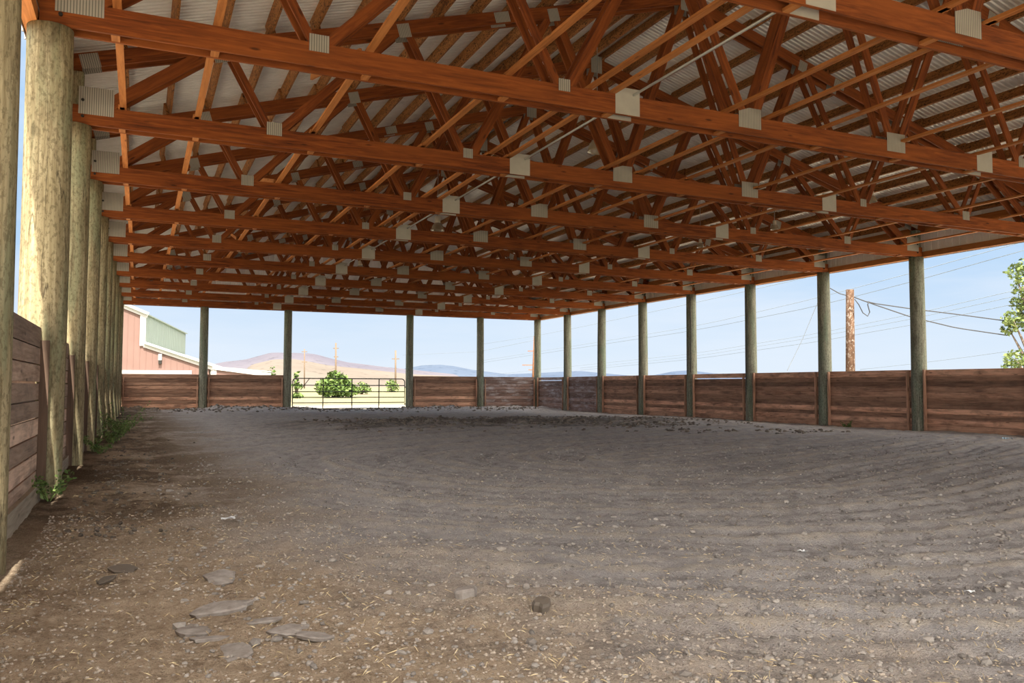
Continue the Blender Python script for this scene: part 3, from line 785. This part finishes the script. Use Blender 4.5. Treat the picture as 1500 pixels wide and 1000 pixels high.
# straw
def straw():
    mb = MB(); rnd = random.Random(9); spots = []
    for _ in range(1900):
        y = 2.4 + 9 * rnd.random() ** 1.6; x = -.6 + rnd.random() ** 1.4 * 4.6; spots.append((x, y))
    for _ in range(1000):
        y = 2.6 + 9 * rnd.random() ** 1.4; x = rnd.uniform(.5, 3 + y * 1.1); spots.append((x, y))
    P = np.array(spots); Z = floor_z(P[:, 0], P[:, 1])
    for (x, y), z in zip(spots, Z):
        a = rnd.uniform(0, PI); L = rnd.uniform(.006, .022) * (3.2 if rnd.random() < .04 else 1); w = .0011
        dx, dy = math.cos(a) * L, math.sin(a) * L; nx, ny = -math.sin(a) * w, math.cos(a) * w; dz = rnd.uniform(-.004, .012)
        zz = z + .010
        b = len(mb.v)
        mb.v += [(x - dx - nx, y - dy - ny, zz - dz), (x + dx - nx, y + dy - ny, zz + dz), (x + dx + nx, y + dy + ny, zz + dz), (x - dx + nx, y - dy + ny, zz - dz), (x, y, zz + .004)]
        for q in ((0, 1, 4), (1, 2, 4), (2, 3, 4), (3, 0, 4)): mb.f.append(tuple(b + i for i in q)); mb.mi.append(0); mb.uv += [(0, 0)] * 3
    tag(mb.build('straw', M['straw']), 'pale broken straw stalks scattered on the foreground soil', 'straw', None, 'stuff')
straw()
# flat mud slabs turned up in the foreground
slabs = [(285, 931, .115, 'largest flat grey mud slab, tipped up in the lower left foreground'), (308, 945, .08, 'small mud slab just right of the largest slab'),
         (325, 905, .13, 'thin mud slab lying above and right of the largest slab'), (345, 961, .11, 'lowest flat mud slab, toward the bottom edge'),
         (424, 932, .10, 'dark-sided mud slab with straw on top, mid lower left'), (460, 941, .09, 'rightmost of the flat grey mud slabs'),
         (324, 855, .13, 'smooth grey mud slab half buried, upper middle of the slabs'), (155, 855, .07, 'brown curled mud flake at far left of the slabs'),
         (388, 922, .07, 'small mud slab between two larger ones, mid lower left'), (680, 880, .07, 'lone dark mud lump in the centre foreground'),
         (795, 890, .065, 'lone brown mud lump right of the centre foreground'), (180, 838, .10, 'dark broken manure cake near the nearest left post')]
for i, (px, py, r, lab) in enumerate(slabs):
    g = on_ground(px, py); rnd = random.Random(70 + i); mb = MB(); n = 13
    ring = [(r * rnd.uniform(.72, 1.15) * math.cos(2 * PI * j / n) * 1.25, r * rnd.uniform(.72, 1.15) * math.sin(2 * PI * j / n) * .8) for j in range(n)]
    th = r * (.10 if i not in (9, 10) else .42)
    for z, s in ((-th, .92), (th * .5, 1.0), (th, .86)):
        for a, b in ring: mb.v.append((a * s, b * s, z + rnd.uniform(-.1, .1) * th))
    mb.v.append((0, 0, th * 1.15)); c0 = len(mb.v) - 1
    for lv in range(2):
        for j in range(n):
            k = (j + 1) % n; mb.f.append((lv * n + j, lv * n + k, lv * n + n + k, lv * n + n + j)); mb.mi.append(0); mb.uv += [(0, 0)] * 4
    for j in range(n): mb.f.append((2 * n + j, 2 * n + (j + 1) % n, c0)); mb.mi.append(0); mb.uv += [(0, 0)] * 3
    mb.f.append(tuple(reversed(range(n)))); mb.mi.append(0); mb.uv += [(0, 0)] * n
    o = mb.build('mud_slab', M['slab'] if i not in (7, 10, 11) else M['manure'])
    o.location = (g.x, g.y, fz(g.x, g.y) + th * .35 + .004); o.rotation_euler = (rnd.uniform(.04, .16), rnd.uniform(-.1, .1), rnd.uniform(0, 6.3))
    tag(o, lab, 'mud slab', 'dried mud slabs in the foreground')
for i, (px, py, r, mat, lab) in enumerate(((334, 763, .06, 'paper', 'white crumpled paper scrap on the soil at left'), (1420, 862, .028, 'paper', 'small white scrap on the grey soil at right'),
                                            (1176, 808, .035, 'paper', 'pale flat scrap on the grey soil right of centre'), (1476, 642, .11, 'blue', 'pale blue plastic scrap at the foot of the right fence'))):
    g = on_ground(px, py); rnd = random.Random(90 + i); mb = MB(); n = 5
    for a in range(n):
        for b in range(n): mb.v.append(((a / 4 - .5) * 2 * r * rnd.uniform(.8, 1.1), (b / 4 - .5) * 1.5 * r * rnd.uniform(.8, 1.1), rnd.uniform(0, .5) * r))
    for a in range(n - 1):
        for b in range(n - 1): mb.f.append((a * n + b, a * n + n + b, a * n + n + b + 1, a * n + b + 1)); mb.mi.append(0); mb.uv += [(0, 0)] * 4
    o = mb.build('litter_scrap', M[mat]); o.location = (g.x, g.y, fz(g.x, g.y) + .012); tag(o, lab, 'litter')

# ------------------------------------------------------------------ plants
def leaf_cloud(mb, c, rad, n, size, rnd, squash=1.0, shell=.55):
    for _ in range(n):
        while True:
            d = Vector((rnd.gauss(0, 1), rnd.gauss(0, 1), rnd.gauss(0, 1)))
            if d.length > .01: break
        d.normalize(); q = rad * (shell + (1 - shell) * rnd.random())
        p = Vector(c) + Vector((d.x * q, d.y * q, d.z * q * squash))
        a = Vector((rnd.gauss(0, 1), rnd.gauss(0, 1), rnd.gauss(0, .6))).normalized(); b = a.cross(Vector((rnd.gauss(0, 1), rnd.gauss(0, 1), rnd.gauss(0, 1)))).normalized()
        s = size * rnd.uniform(.6, 1.3)
        mb.face([p - a * s, p - b * s * .55, p + a * s, p + b * s * .55], [(0, 0)] * 4)
def bush(name, loc, blobs, size, n, mat, label, cat, trunk=None, group=None):
    rnd = random.Random(int(loc[0] * 31 + loc[1] * 7)); root = thing(name, label, cat, loc, group)
    mb = MB()
    for (x, y, z, r) in blobs: leaf_cloud(mb, (x, y, z), r, int(n * r * r), size, rnd, .85)
    mb.build('foliage', mat, root)
    mb = MB()
    for (x, y, z, r) in blobs: mb.tube([(0, 0, -.15), (x * .35, y * .35, z * .5), (x, y, z)], [trunk or .05, (trunk or .05) * .6, .015], 6)
    mb.build('stem', M['bark'], root, True)
    return root
# poplar at the right picture edge, outside the right fence
base = at_depth(1535, 560, 34); base.z = -.1
bl = []
for (px, py, r) in ((1487, 398, .42), (1499, 420, .5), (1510, 392, .6), (1493, 445, .38), (1484, 468, .48), (1478, 482, .34), (1503, 470, .6), (1530, 440, 1.1), (1540, 390, 1.0), (1560, 480, 1.3),
                    (1487, 525, .45), (1500, 540, .5), (1478, 540, .3), (1530, 545, 1.0), (1575, 420, 1.2)):
    p = at_depth(px, py, 34 + random.uniform(-.6, .6)) - base; bl.append((p.x, p.y, p.z, r))
bush('poplar_tree', base, bl, .10, 620, M['leaf'], 'leafy green tree at the right picture edge behind the fence', 'tree', .16)
# shrubs seen through the gate and over the far fence
def far_bush(px, py0, py1, w, depth, label, n=110, mat='bush', size=.26):
    b = at_depth(px, py1, depth); b.z = -.2; top = at_depth(px, py0, depth).z + .2; ww = w * depth / 1215; rnd = random.Random(px)
    bl = []
    for i in range(7):
        f_ = rnd.uniform(-.5, .5); r = min(top * .33, ww * .3); zc = max(r * .8, (top - r) * (1 - abs(f_) * .9) * rnd.uniform(.65, 1.0)); bl.append((f_ * (ww - 1.6 * r), rnd.uniform(-1, 1), zc, r))
    bl.append((0, 0, top - min(top * .33, ww * .3), min(top * .33, ww * .3)))
    bl += [(q[0] * .9, q[1] - .5, q[3] * .75, q[3] * .9) for q in bl]
    bush('shrub', b, bl, size, n, M[mat], label, 'shrub', .12, 'shrubs in the field')
far_bush(492, 540, 566, 66, 105, 'round green shrub tree behind the gate, left of its middle')
far_bush(434, 543, 568, 16, 95, 'small green shrub behind the left end of the gate')
far_bush(398, 535, 556, 20, 130, 'green tree top above the far fence, left of the gate', n=40)
far_bush(530, 556, 566, 34, 150, 'low blue-green shrubs behind the middle of the gate', n=30)
far_bush(574, 552, 562, 24, 190, 'low distant shrubs behind the right end of the gate', n=20)
# weeds at the foot of the left wall
def weed(x, y, s, n, label):
    root = thing('weed_clump', label, 'weed', (x, y, fz(x, y)), 'green weeds along the left wall'); rnd = random.Random(int(x * 100 + y * 10)); st = MB(); lf = MB()
    for _ in range(n):
        a = rnd.uniform(0, 6.28); l = s * rnd.uniform(.5, 1.2); b = Vector((math.cos(a) * l * .75, math.sin(a) * l * .75, l * rnd.uniform(.35, .9)))
        st.tube([(0, 0, -.02), b * .5 + Vector((0, 0, l * .12)), b], [.004, .003, .0015], 5)
        for j in range(9): leaf_cloud(lf, b * (.3 + .7 * j / 8) + Vector((0, 0, .02)), .05, 2, .028, rnd)
    st.build('stems', M['weed'], root); lf.build('leaves', M['weed'], root)
weed(-.35, 21.2, .75, 34, 'bushy green weed clump spilling out between left posts')
weed(-.55, 19.2, .55, 20, 'green weed clump at a left post base, in front of the bushiest clump')
weed(-.62, 16.0, .45, 14, 'thin green weeds beside the third left post')
weed(-.80, 9.5, .30, 10, 'small green weed at the fence foot beside the second left post')
weed(XR - 2.3 + 2.0, 19.8, .25, 8, 'small dark green weeds at the foot of the right fence')

# ------------------------------------------------------------------ red barn with raised centre beyond the far fence
DB = 88.0
bp = at_depth(210, 505, DB); ang = R(-9.4)
barn = thing('barn', 'red metal barn with white trim and raised pale green centre, beyond the far fence', 'building', (bp.x, bp.y, 0))
barn.rotation_euler = (0, 0, ang)
def bl_(px, py):      # where the line of sight meets the barn's gable plane, in barn coordinates
    d = ray(px, py); n = Vector((-math.sin(ang), math.cos(ang), 0)); q = n.dot(Vector((bp.x, bp.y, 0)))
    P = Vector((0, 0, CAM_H)) + d * (q / n.dot(d)) - Vector((bp.x, bp.y, 0))
    return Vector((P.x * math.cos(-ang) - P.y * math.sin(-ang), P.x * math.sin(-ang) + P.y * math.cos(-ang), P.z))
m_top = bl_(213, 460); l_in = bl_(213, 503); l_out = bl_(300, 532); l_end = bl_(392, 547); pk = bl_(150, 434)
xm = m_top.x; slope_m = (pk.z - m_top.z) / (m_top.x - pk.x); cx_b = xm - 3.0
zpk = m_top.z + 3.0 * slope_m
zin = l_in.z; sl_l = (l_in.z - l_out.z) / (l_out.x - l_in.x); xo = l_out.x + .4; zo_ = zin - sl_l * (xo - xm)
LEN = 34.0
def bwall(name, pts, mat, y, ribs=True):
    mb = MB(); mb.face([(a, y, b) for a, b in pts], [(0, 0)] * len(pts)); mb.face([(a, y + .12, b) for a, b in reversed(pts)], [(0, 0)] * len(pts))
    n = len(pts)
    for i in range(n):
        a, b = pts[i], pts[(i + 1) % n]; mb.face([(a[0], y, a[1]), (a[0], y + .12, a[1]), (b[0], y + .12, b[1]), (b[0], y, b[1])], [(0, 0)] * 4)
    return mb
gable = [(2 * cx_b - xo, -.5), (xo, -.5), (xo, zo_), (xm, zin), (xm, m_top.z), (cx_b, zpk), (2 * cx_b - xm, m_top.z), (2 * cx_b - xm, zin), (2 * cx_b - xo, zo_)]
mb = bwall('g', gable, M['barn'], 0); bw = mb.build('gable_wall', M['barn'], barn)
mb = MB(); x = cx_b - 8
while x < xo - .2:
    ztop = (m_top.z + (xm - x) * slope_m) if cx_b <= x <= xm else ((zpk - (cx_b - x) * slope_m) if 2 * cx_b - xm < x < cx_b else zin - sl_l * (abs(x - cx_b) - 3.0))
    mb.beam((x, -.02, -.4), (x, -.02, ztop - .25), .05, .035, (0, 1, 0)); x += .62
mb.build('siding_rib', M['barn'], bw)
for s in (1, -1):
    sx = lambda q: q if s > 0 else 2 * cx_b - q
    mb = MB(); mb.face([(sx(xm), 0, zin - .1), (sx(xm), LEN, zin - .1), (sx(xm), LEN, m_top.z), (sx(xm), 0, m_top.z)], [(0, 0)] * 4)
    y = .4
    while y < LEN: mb.beam((sx(xm) + s * .02, y, zin), (sx(xm) + s * .02, y, m_top.z - .05), .03, .06, (0, 1, 0)); y += .9
    mb.build('monitor_wall', M['barn_side'], barn)
    mb = MB(); mb.beam((sx(xm + .25), LEN / 2 - .2, m_top.z - .03), (sx(cx_b), LEN / 2 - .2, zpk + .12), LEN + .6, .12, (0, 0, 1)); mb.build('roof', M['barn_side'], barn)
    mb = MB(); mb.beam((sx(xm), LEN / 2 - .2, zin + .02), (sx(xo + .4), LEN / 2 - .2, zo_ - .1), LEN + .6, .12, (0, 0, 1)); mb.build('roof', M['barn_side'], barn)
    mb = MB(); mb.beam((sx(xo), .1, (zo_ - .5) / 2), (sx(xo), LEN, (zo_ - .5) / 2), .12, zo_ + .5); mb.build('side_wall', M['barn'], barn)
    for nm, (a, za), (b, zb), w in (('rake_trim', (cx_b, zpk), (xm + .3, m_top.z - .3 * slope_m), .62), ('rake_trim', (xm, zin - .1), (xo + .5, zo_ - .5 * sl_l - .1), .62)):
        mb = MB(); mb.beam((sx(a), -.16, za), (sx(b), -.16, zb), .12, w); mb.build(nm, M['white'], barn)
    mb = MB(); mb.beam((sx(xm) - s * .18, -.14, zin - .25), (sx(xm) - s * .18, -.14, m_top.z), .56, .12, (0, 1, 0)); mb.build('corner_trim', M['white'], barn)
d0, d1 = bl_(150, 542), bl_(281, 544)
mb = MB(); mb.box((d0.x, -.2, d1.z - .28), (d1.x, -.04, d1.z + .10)); mb.build('door_track', M['white'], barn)
mb = MB(); mb.box((d0.x, -.14, -.3), (d1.x - .3, -.06, d1.z - .27)); mb.build('sliding_door', M['barn'], barn)
lp = bl_(235, 526)
mb = MB(); mb.box((lp.x - .17, -.35, lp.z - .1), (lp.x + .17, -.03, lp.z + .55)); w_ = mb.build('wall_lamp', M['white'], barn)
mb = MB(); mb.box((lp.x - .15, -.33, lp.z - .5), (lp.x + .15, -.03, lp.z - .1)); mb.build('lamp_lens', M['bolt'], w_)
# low lean-to roof to the right of the barn
sp0 = bl_(304, 531); sp1 = bl_(392, 547); dz = (sp0.z - sp1.z)
shed = thing('lean_to', 'low white-edged lean-to roof to the right of the red barn', 'building', (bp.x, bp.y, 0)); shed.rotation_euler = (0, 0, ang)
x0_, z0_ = xo + .52, zo_ - .5 * sl_l - .12
mb = MB(); mb.beam((x0_, -.16, z0_), (sp1.x + .35, -.16, sp1.z - .16), .12, .40, (0, 0, 1)); mb.build('rake_trim', M['white'], shed)
mb = MB(); mb.beam((x0_, 5, z0_ + .1), (sp1.x + .35, 5, sp1.z + .2), 10, .12, (0, 0, 1)); mb.build('roof', M['barn_side'], shed)
mb = MB(); pts_ = [(xo + .4, -.4), (sp1.x, -.4), (sp1.x, sp1.z - .05), (xo + .4, zo_ - .30)]
mb = bwall('w', pts_, M['barn'], .02); mb.build('wall', M['barn'], shed)
wp = bl_(313, 545); mb = MB(); mb.box((wp.x - .3, -.08, -.3), (wp.x + .3, .01, wp.z + .45)); mb.build('door_frame', M['white'], shed)

# ------------------------------------------------------------------ hills at their real distance
def hill(name, prof, dist, depth, mat, seed, label=None):
    """prof: (px, py) of the skyline; the hill rises from the plain toward that ridge and falls behind it"""
    prof = sorted(prof); n = 90; m = 22; pxs = np.linspace(prof[0][0], prof[-1][0], n)
    pys = np.interp(pxs, [p[0] for p in prof], [p[1] for p in prof]); mb = MB()
    rows = []
    for i in range(m + 1):
        f_ = i / m; dd = dist - depth / 2 + depth * f_
        sh = math.sin(PI * min(1, max(0, f_))) ** 1.3; row = []
        for a, b in zip(pxs, pys):
            d = ray(a, b); dh = math.hypot(d.x, d.y); t_ = dist / dh; hgt = CAM_H + d.z * t_
            q = dd / dh; x, y = d.x * q, d.y * q
            nz = mnoise.noise((x * .004 + seed, y * .004, 0)) * .5 + mnoise.noise((x * .012 + seed, y * .012, 3)) * .3
            jj = len(row); tp = min(1, jj / 7, (n - 1 - jj) / 7); tp = tp * tp * (3 - 2 * tp)
            row.append((x, y, -1 + (hgt + 1) * tp * sh * (1 + .22 * nz * (1 if abs(f_ - .5) > .06 else .12))))
        rows.append(row)
    b = 0
    for row in rows: mb.v += row
    for i in range(m):
        for j in range(n - 1):
            mb.f.append((i * n + j, i * n + j + 1, (i + 1) * n + j + 1, (i + 1) * n + j)); mb.mi.append(0); mb.uv += [(0, 0)] * 4
    o = mb.build(name, mat, None, True); return tag(o, kind='structure')
hill('hill_1', [(250, 553), (300, 536), (330, 530), (360, 527), (395, 519), (430, 517), (455, 518), (480, 524), (510, 531), (560, 537), (620, 543), (700, 552)], 2600, 1400, M['hill_mauve'], 1)
hill('hill_2', [(330, 560), (370, 534), (400, 527), (430, 526), (455, 530), (480, 535), (540, 541), (600, 548), (680, 552), (760, 556)], 1500, 800, M['hill_tan'], 5)
hill('hill_3', [(540, 556), (595, 539), (620, 535), (645, 534), (665, 536), (690, 541), (720, 545), (760, 550)], 3600, 1200, M['hill_blue'], 9)
hill('hill_4', [(680, 556), (740, 548), (770, 547), (810, 545), (850, 543), (880, 546), (930, 551), (960, 549), (985, 544), (1010, 542), (1040, 546), (1080, 550), (1200, 553), (1350, 558), (1450, 560)], 4200, 1200, M['hill_blue'], 13)

# ------------------------------------------------------------------ poles and lines
def pole(name, px, py_top, py_b, depth, rad, arms, label, mat, lean=0., cat='utility pole', group=None):
    b = at_depth(px, py_b, depth); top = at_depth(px + lean, py_top, depth); b.z = -.3
    b0 = at_depth(px, 560, depth)
    root = thing(name, label, cat, (b0.x, b0.y, 0), group); mb = MB(); o = Vector((b0.x, b0.y, 0))
    T = top - o
    mb.tube([(0, 0, -.3), T * .5 + Vector((0, 0, -.1)), T], [rad * 1.15, rad * 1.05, rad * .92], 14); mb.build('shaft', mat, root, True)
    for (pa, pb, py) in arms:
        a = at_depth(pa, py, depth) - o; c = at_depth(pb, py, depth) - o
        mb = MB(); mb.beam(a, c, .14 * max(1, depth / 150), .14 * max(1, depth / 150)); mb.build('crossarm', mat, root)
    return root, o, T
pr, po, pt = pole('utility_pole', 1245, 424, 545, 33, .165, [], 'short weathered brown utility pole stub behind the right fence', M['flaking'])
pole('utility_pole', 781, 492, 560, 150, .29, [(773, 789, 514), (765, 792, 534.5), (774, 790, 541.5)], 'leaning brown pole with three crossarms beyond the far right corner', M['cross'], lean=3)
pole('transmission_pole', 492, 502, 562, 260, .26, [(488, 496, 510), (489, 495.5, 522.5)], 'tall distant power pole behind the gate, left of its middle', M['palepole'], group='distant power poles')
pole('transmission_pole', 579.5, 513, 562, 270, .26, [(574, 585, 525.5)], 'distant power pole behind the right part of the gate', M['palepole'], group='distant power poles')
pole('transmission_pole', 446, 511, 562, 420, .28, [(442, 450, 515), (442, 450, 530)], 'faintest distant power pole behind the left part of the gate', M['palepole'], group='distant power poles')
def line(pts, d0, d1, rad, mat, label, sag=0.):
    n = 14; P = []
    xs_ = [p[0] for p in pts]; ys_ = [p[1] for p in pts]
    for i in range(n + 1):
        x = xs_[0] + (xs_[-1] - xs_[0]) * i / n; f_ = i / n; dep = 1 / ((1 - f_) / d0 + f_ / d1)
        P.append(at_depth(x, float(np.interp(x, xs_, ys_) if xs_[-1] > xs_[0] else np.interp(-x, [-q for q in xs_], ys_)), dep))
    return cable('power_line', P, rad, mat, label, 'power line', 'power lines')
wp_ = M['wire_pale']
line([(700, 505), (783, 492), (850, 479), (1023, 442), (1130, 418), (1330, 372)], 190, 55, .022, wp_, 'uppermost power line crossing the sky right of centre')
line([(700, 529), (850, 505), (1023, 477), (1198, 436), (1334, 400), (1530, 345)], 190, 45, .020, wp_, 'second power line from the top, right half of the sky')
line([(700, 532), (850, 509), (1023, 483), (1198, 448), (1334, 413), (1530, 358)], 190, 45, .020, wp_, 'third power line from the top, right half of the sky')
line([(700, 551), (850, 535), (1023, 517), (1198, 488), (1350, 457), (1530, 415)], 190, 50, .018, wp_, 'fourth power line from the top, in the lower sky at right')
line([(850, 539), (1023, 521), (1198, 493), (1350, 464), (1530, 424)], 150, 50, .018, wp_, 'fifth power line from the top, in the lower sky at right')
line([(850, 542), (1023, 525), (1198, 500), (1350, 473), (1530, 436)], 150, 50, .018, wp_, 'sixth power line from the top, in the lower sky at right')
line([(1260, 541), (1334, 533), (1400, 525), (1530, 507)], 90, 60, .018, wp_, 'lowest power line, just above the right fence')
line([(590, 520), (700, 515), (783, 498)], 250, 150, .03, wp_, 'faint power line left of the leaning crossarm pole')
line([(1199, 440), (1175, 498), (1153, 543)], 36, 40, .012, wp_, 'guy wire slanting down behind the right fence')
line([(1251, 435), (1272, 443), (1334, 452), (1400, 460), (1475, 470)], 33, 34, .021, M['wire'], 'upper black service cable from the pole stub to the tree')
line([(1251, 435), (1275, 444), (1334, 464), (1400, 480), (1475, 491)], 33, 34, .021, M['wire'], 'lower black service cable from the pole stub to the tree')
line([(1216, 422), (1230, 430), (1246, 434)], 33, 33, .018, M['wire'], 'short black cable left of the pole stub')
P = [at_depth(a, b, 32.6) for a, b in ((1252, 438), (1258, 446), (1264, 458), (1271, 463), (1274, 457), (1271, 446), (1273, 441))]
cable('cable_loop', P, .02, M['wire'], 'drooping black cable loop beside the pole stub', 'cable')

# ------------------------------------------------------------------ light: sun behind the camera, thin cloud sky
sun = bpy.data.lights.new('sun', 'SUN'); sun.energy = 10.5; sun.angle = R(.53); sun.color = (1.0, .93, .80)
so = bpy.data.objects.new('sun', sun); COL.objects.link(so)
sd = Vector((.106, .685, -1.0)).normalized()
so.rotation_euler = sd.to_track_quat('-Z', 'Y').to_euler()
w = bpy.data.worlds.new('sky'); SC.world = w; w.use_nodes = True; nt = w.node_tree; nd = nt.nodes
bg = nd['Background']
def N(t_, **k):
    x = nd.new(t_)
    for a, b in k.items(): setattr(x, a, b)
    return x
tc = N('ShaderNodeTexCoord'); sep = N('ShaderNodeSeparateXYZ'); nt.links.new(tc.outputs['Generated'], sep.inputs[0])
rp = N('ShaderNodeValToRGB'); nt.links.new(sep.outputs[2], rp.inputs['Fac'])
el = rp.color_ramp.elements; el[0].position = 0.0; el[0].color = c4(srgb(222, 233, 244)); el[1].position = 1.0; el[1].color = c4(srgb(150, 190, 235))
for p, c in ((.05, srgb(211, 227, 244)), (.15, srgb(180, 210, 241)), (.35, srgb(165, 203, 240))):
    e = el.new(p); e.color = c4(c)
mp = N('ShaderNodeMapping'); mp.inputs['Scale'].default_value = (1.5, 1.5, 9); mp.inputs['Rotation'].default_value = (R(8), R(4), 0); nt.links.new(tc.outputs['Generated'], mp.inputs['Vector'])
nz = N('ShaderNodeTexNoise'); nz.inputs['Scale'].default_value = 2.2; nz.inputs['Detail'].default_value = 7; nz.inputs['Roughness'].default_value = .55; nt.links.new(mp.outputs[0], nz.inputs['Vector'])
cr2 = N('ShaderNodeValToRGB'); nt.links.new(nz.outputs['Fac'], cr2.inputs['Fac']); cr2.color_ramp.elements[0].position = .40; cr2.color_ramp.elements[1].position = .72
cr2.color_ramp.elements[1].color = (.75, .75, .75, 1)
mx = N('ShaderNodeMix', data_type='RGBA'); nt.links.new(cr2.outputs['Color'], mx.inputs['Factor']); nt.links.new(rp.outputs['Color'], mx.inputs[6]); mx.inputs[7].default_value = c4(srgb(224, 234, 246))
# unseen warm glow around the sun side, added to brighten the arena inside
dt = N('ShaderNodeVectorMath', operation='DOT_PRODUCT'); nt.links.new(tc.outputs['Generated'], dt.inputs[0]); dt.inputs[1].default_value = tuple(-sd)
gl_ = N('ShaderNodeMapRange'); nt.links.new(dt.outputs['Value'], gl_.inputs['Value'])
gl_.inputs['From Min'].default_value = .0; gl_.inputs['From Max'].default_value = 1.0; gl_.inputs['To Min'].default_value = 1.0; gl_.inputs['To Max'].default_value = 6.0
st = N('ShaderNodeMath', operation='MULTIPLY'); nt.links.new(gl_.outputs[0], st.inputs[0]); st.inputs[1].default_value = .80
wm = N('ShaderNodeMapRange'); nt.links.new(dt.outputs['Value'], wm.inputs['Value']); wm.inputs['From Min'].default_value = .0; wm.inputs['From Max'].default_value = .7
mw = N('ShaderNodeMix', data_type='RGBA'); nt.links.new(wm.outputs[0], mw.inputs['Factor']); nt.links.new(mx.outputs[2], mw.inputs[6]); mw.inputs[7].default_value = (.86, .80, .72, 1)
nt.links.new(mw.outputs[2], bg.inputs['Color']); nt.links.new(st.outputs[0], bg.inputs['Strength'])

SC.view_settings.view_transform = 'Standard'; SC.view_settings.look = 'None'; SC.view_settings.gamma = 1.0; SC.view_settings.use_curve_mapping = False
SC.view_settings.exposure = 0.45
SC.cycles.max_bounces = 10; SC.cycles.diffuse_bounces = 6; SC.cycles.sample_clamp_indirect = 8.0
SC.cycles.use_denoising = True
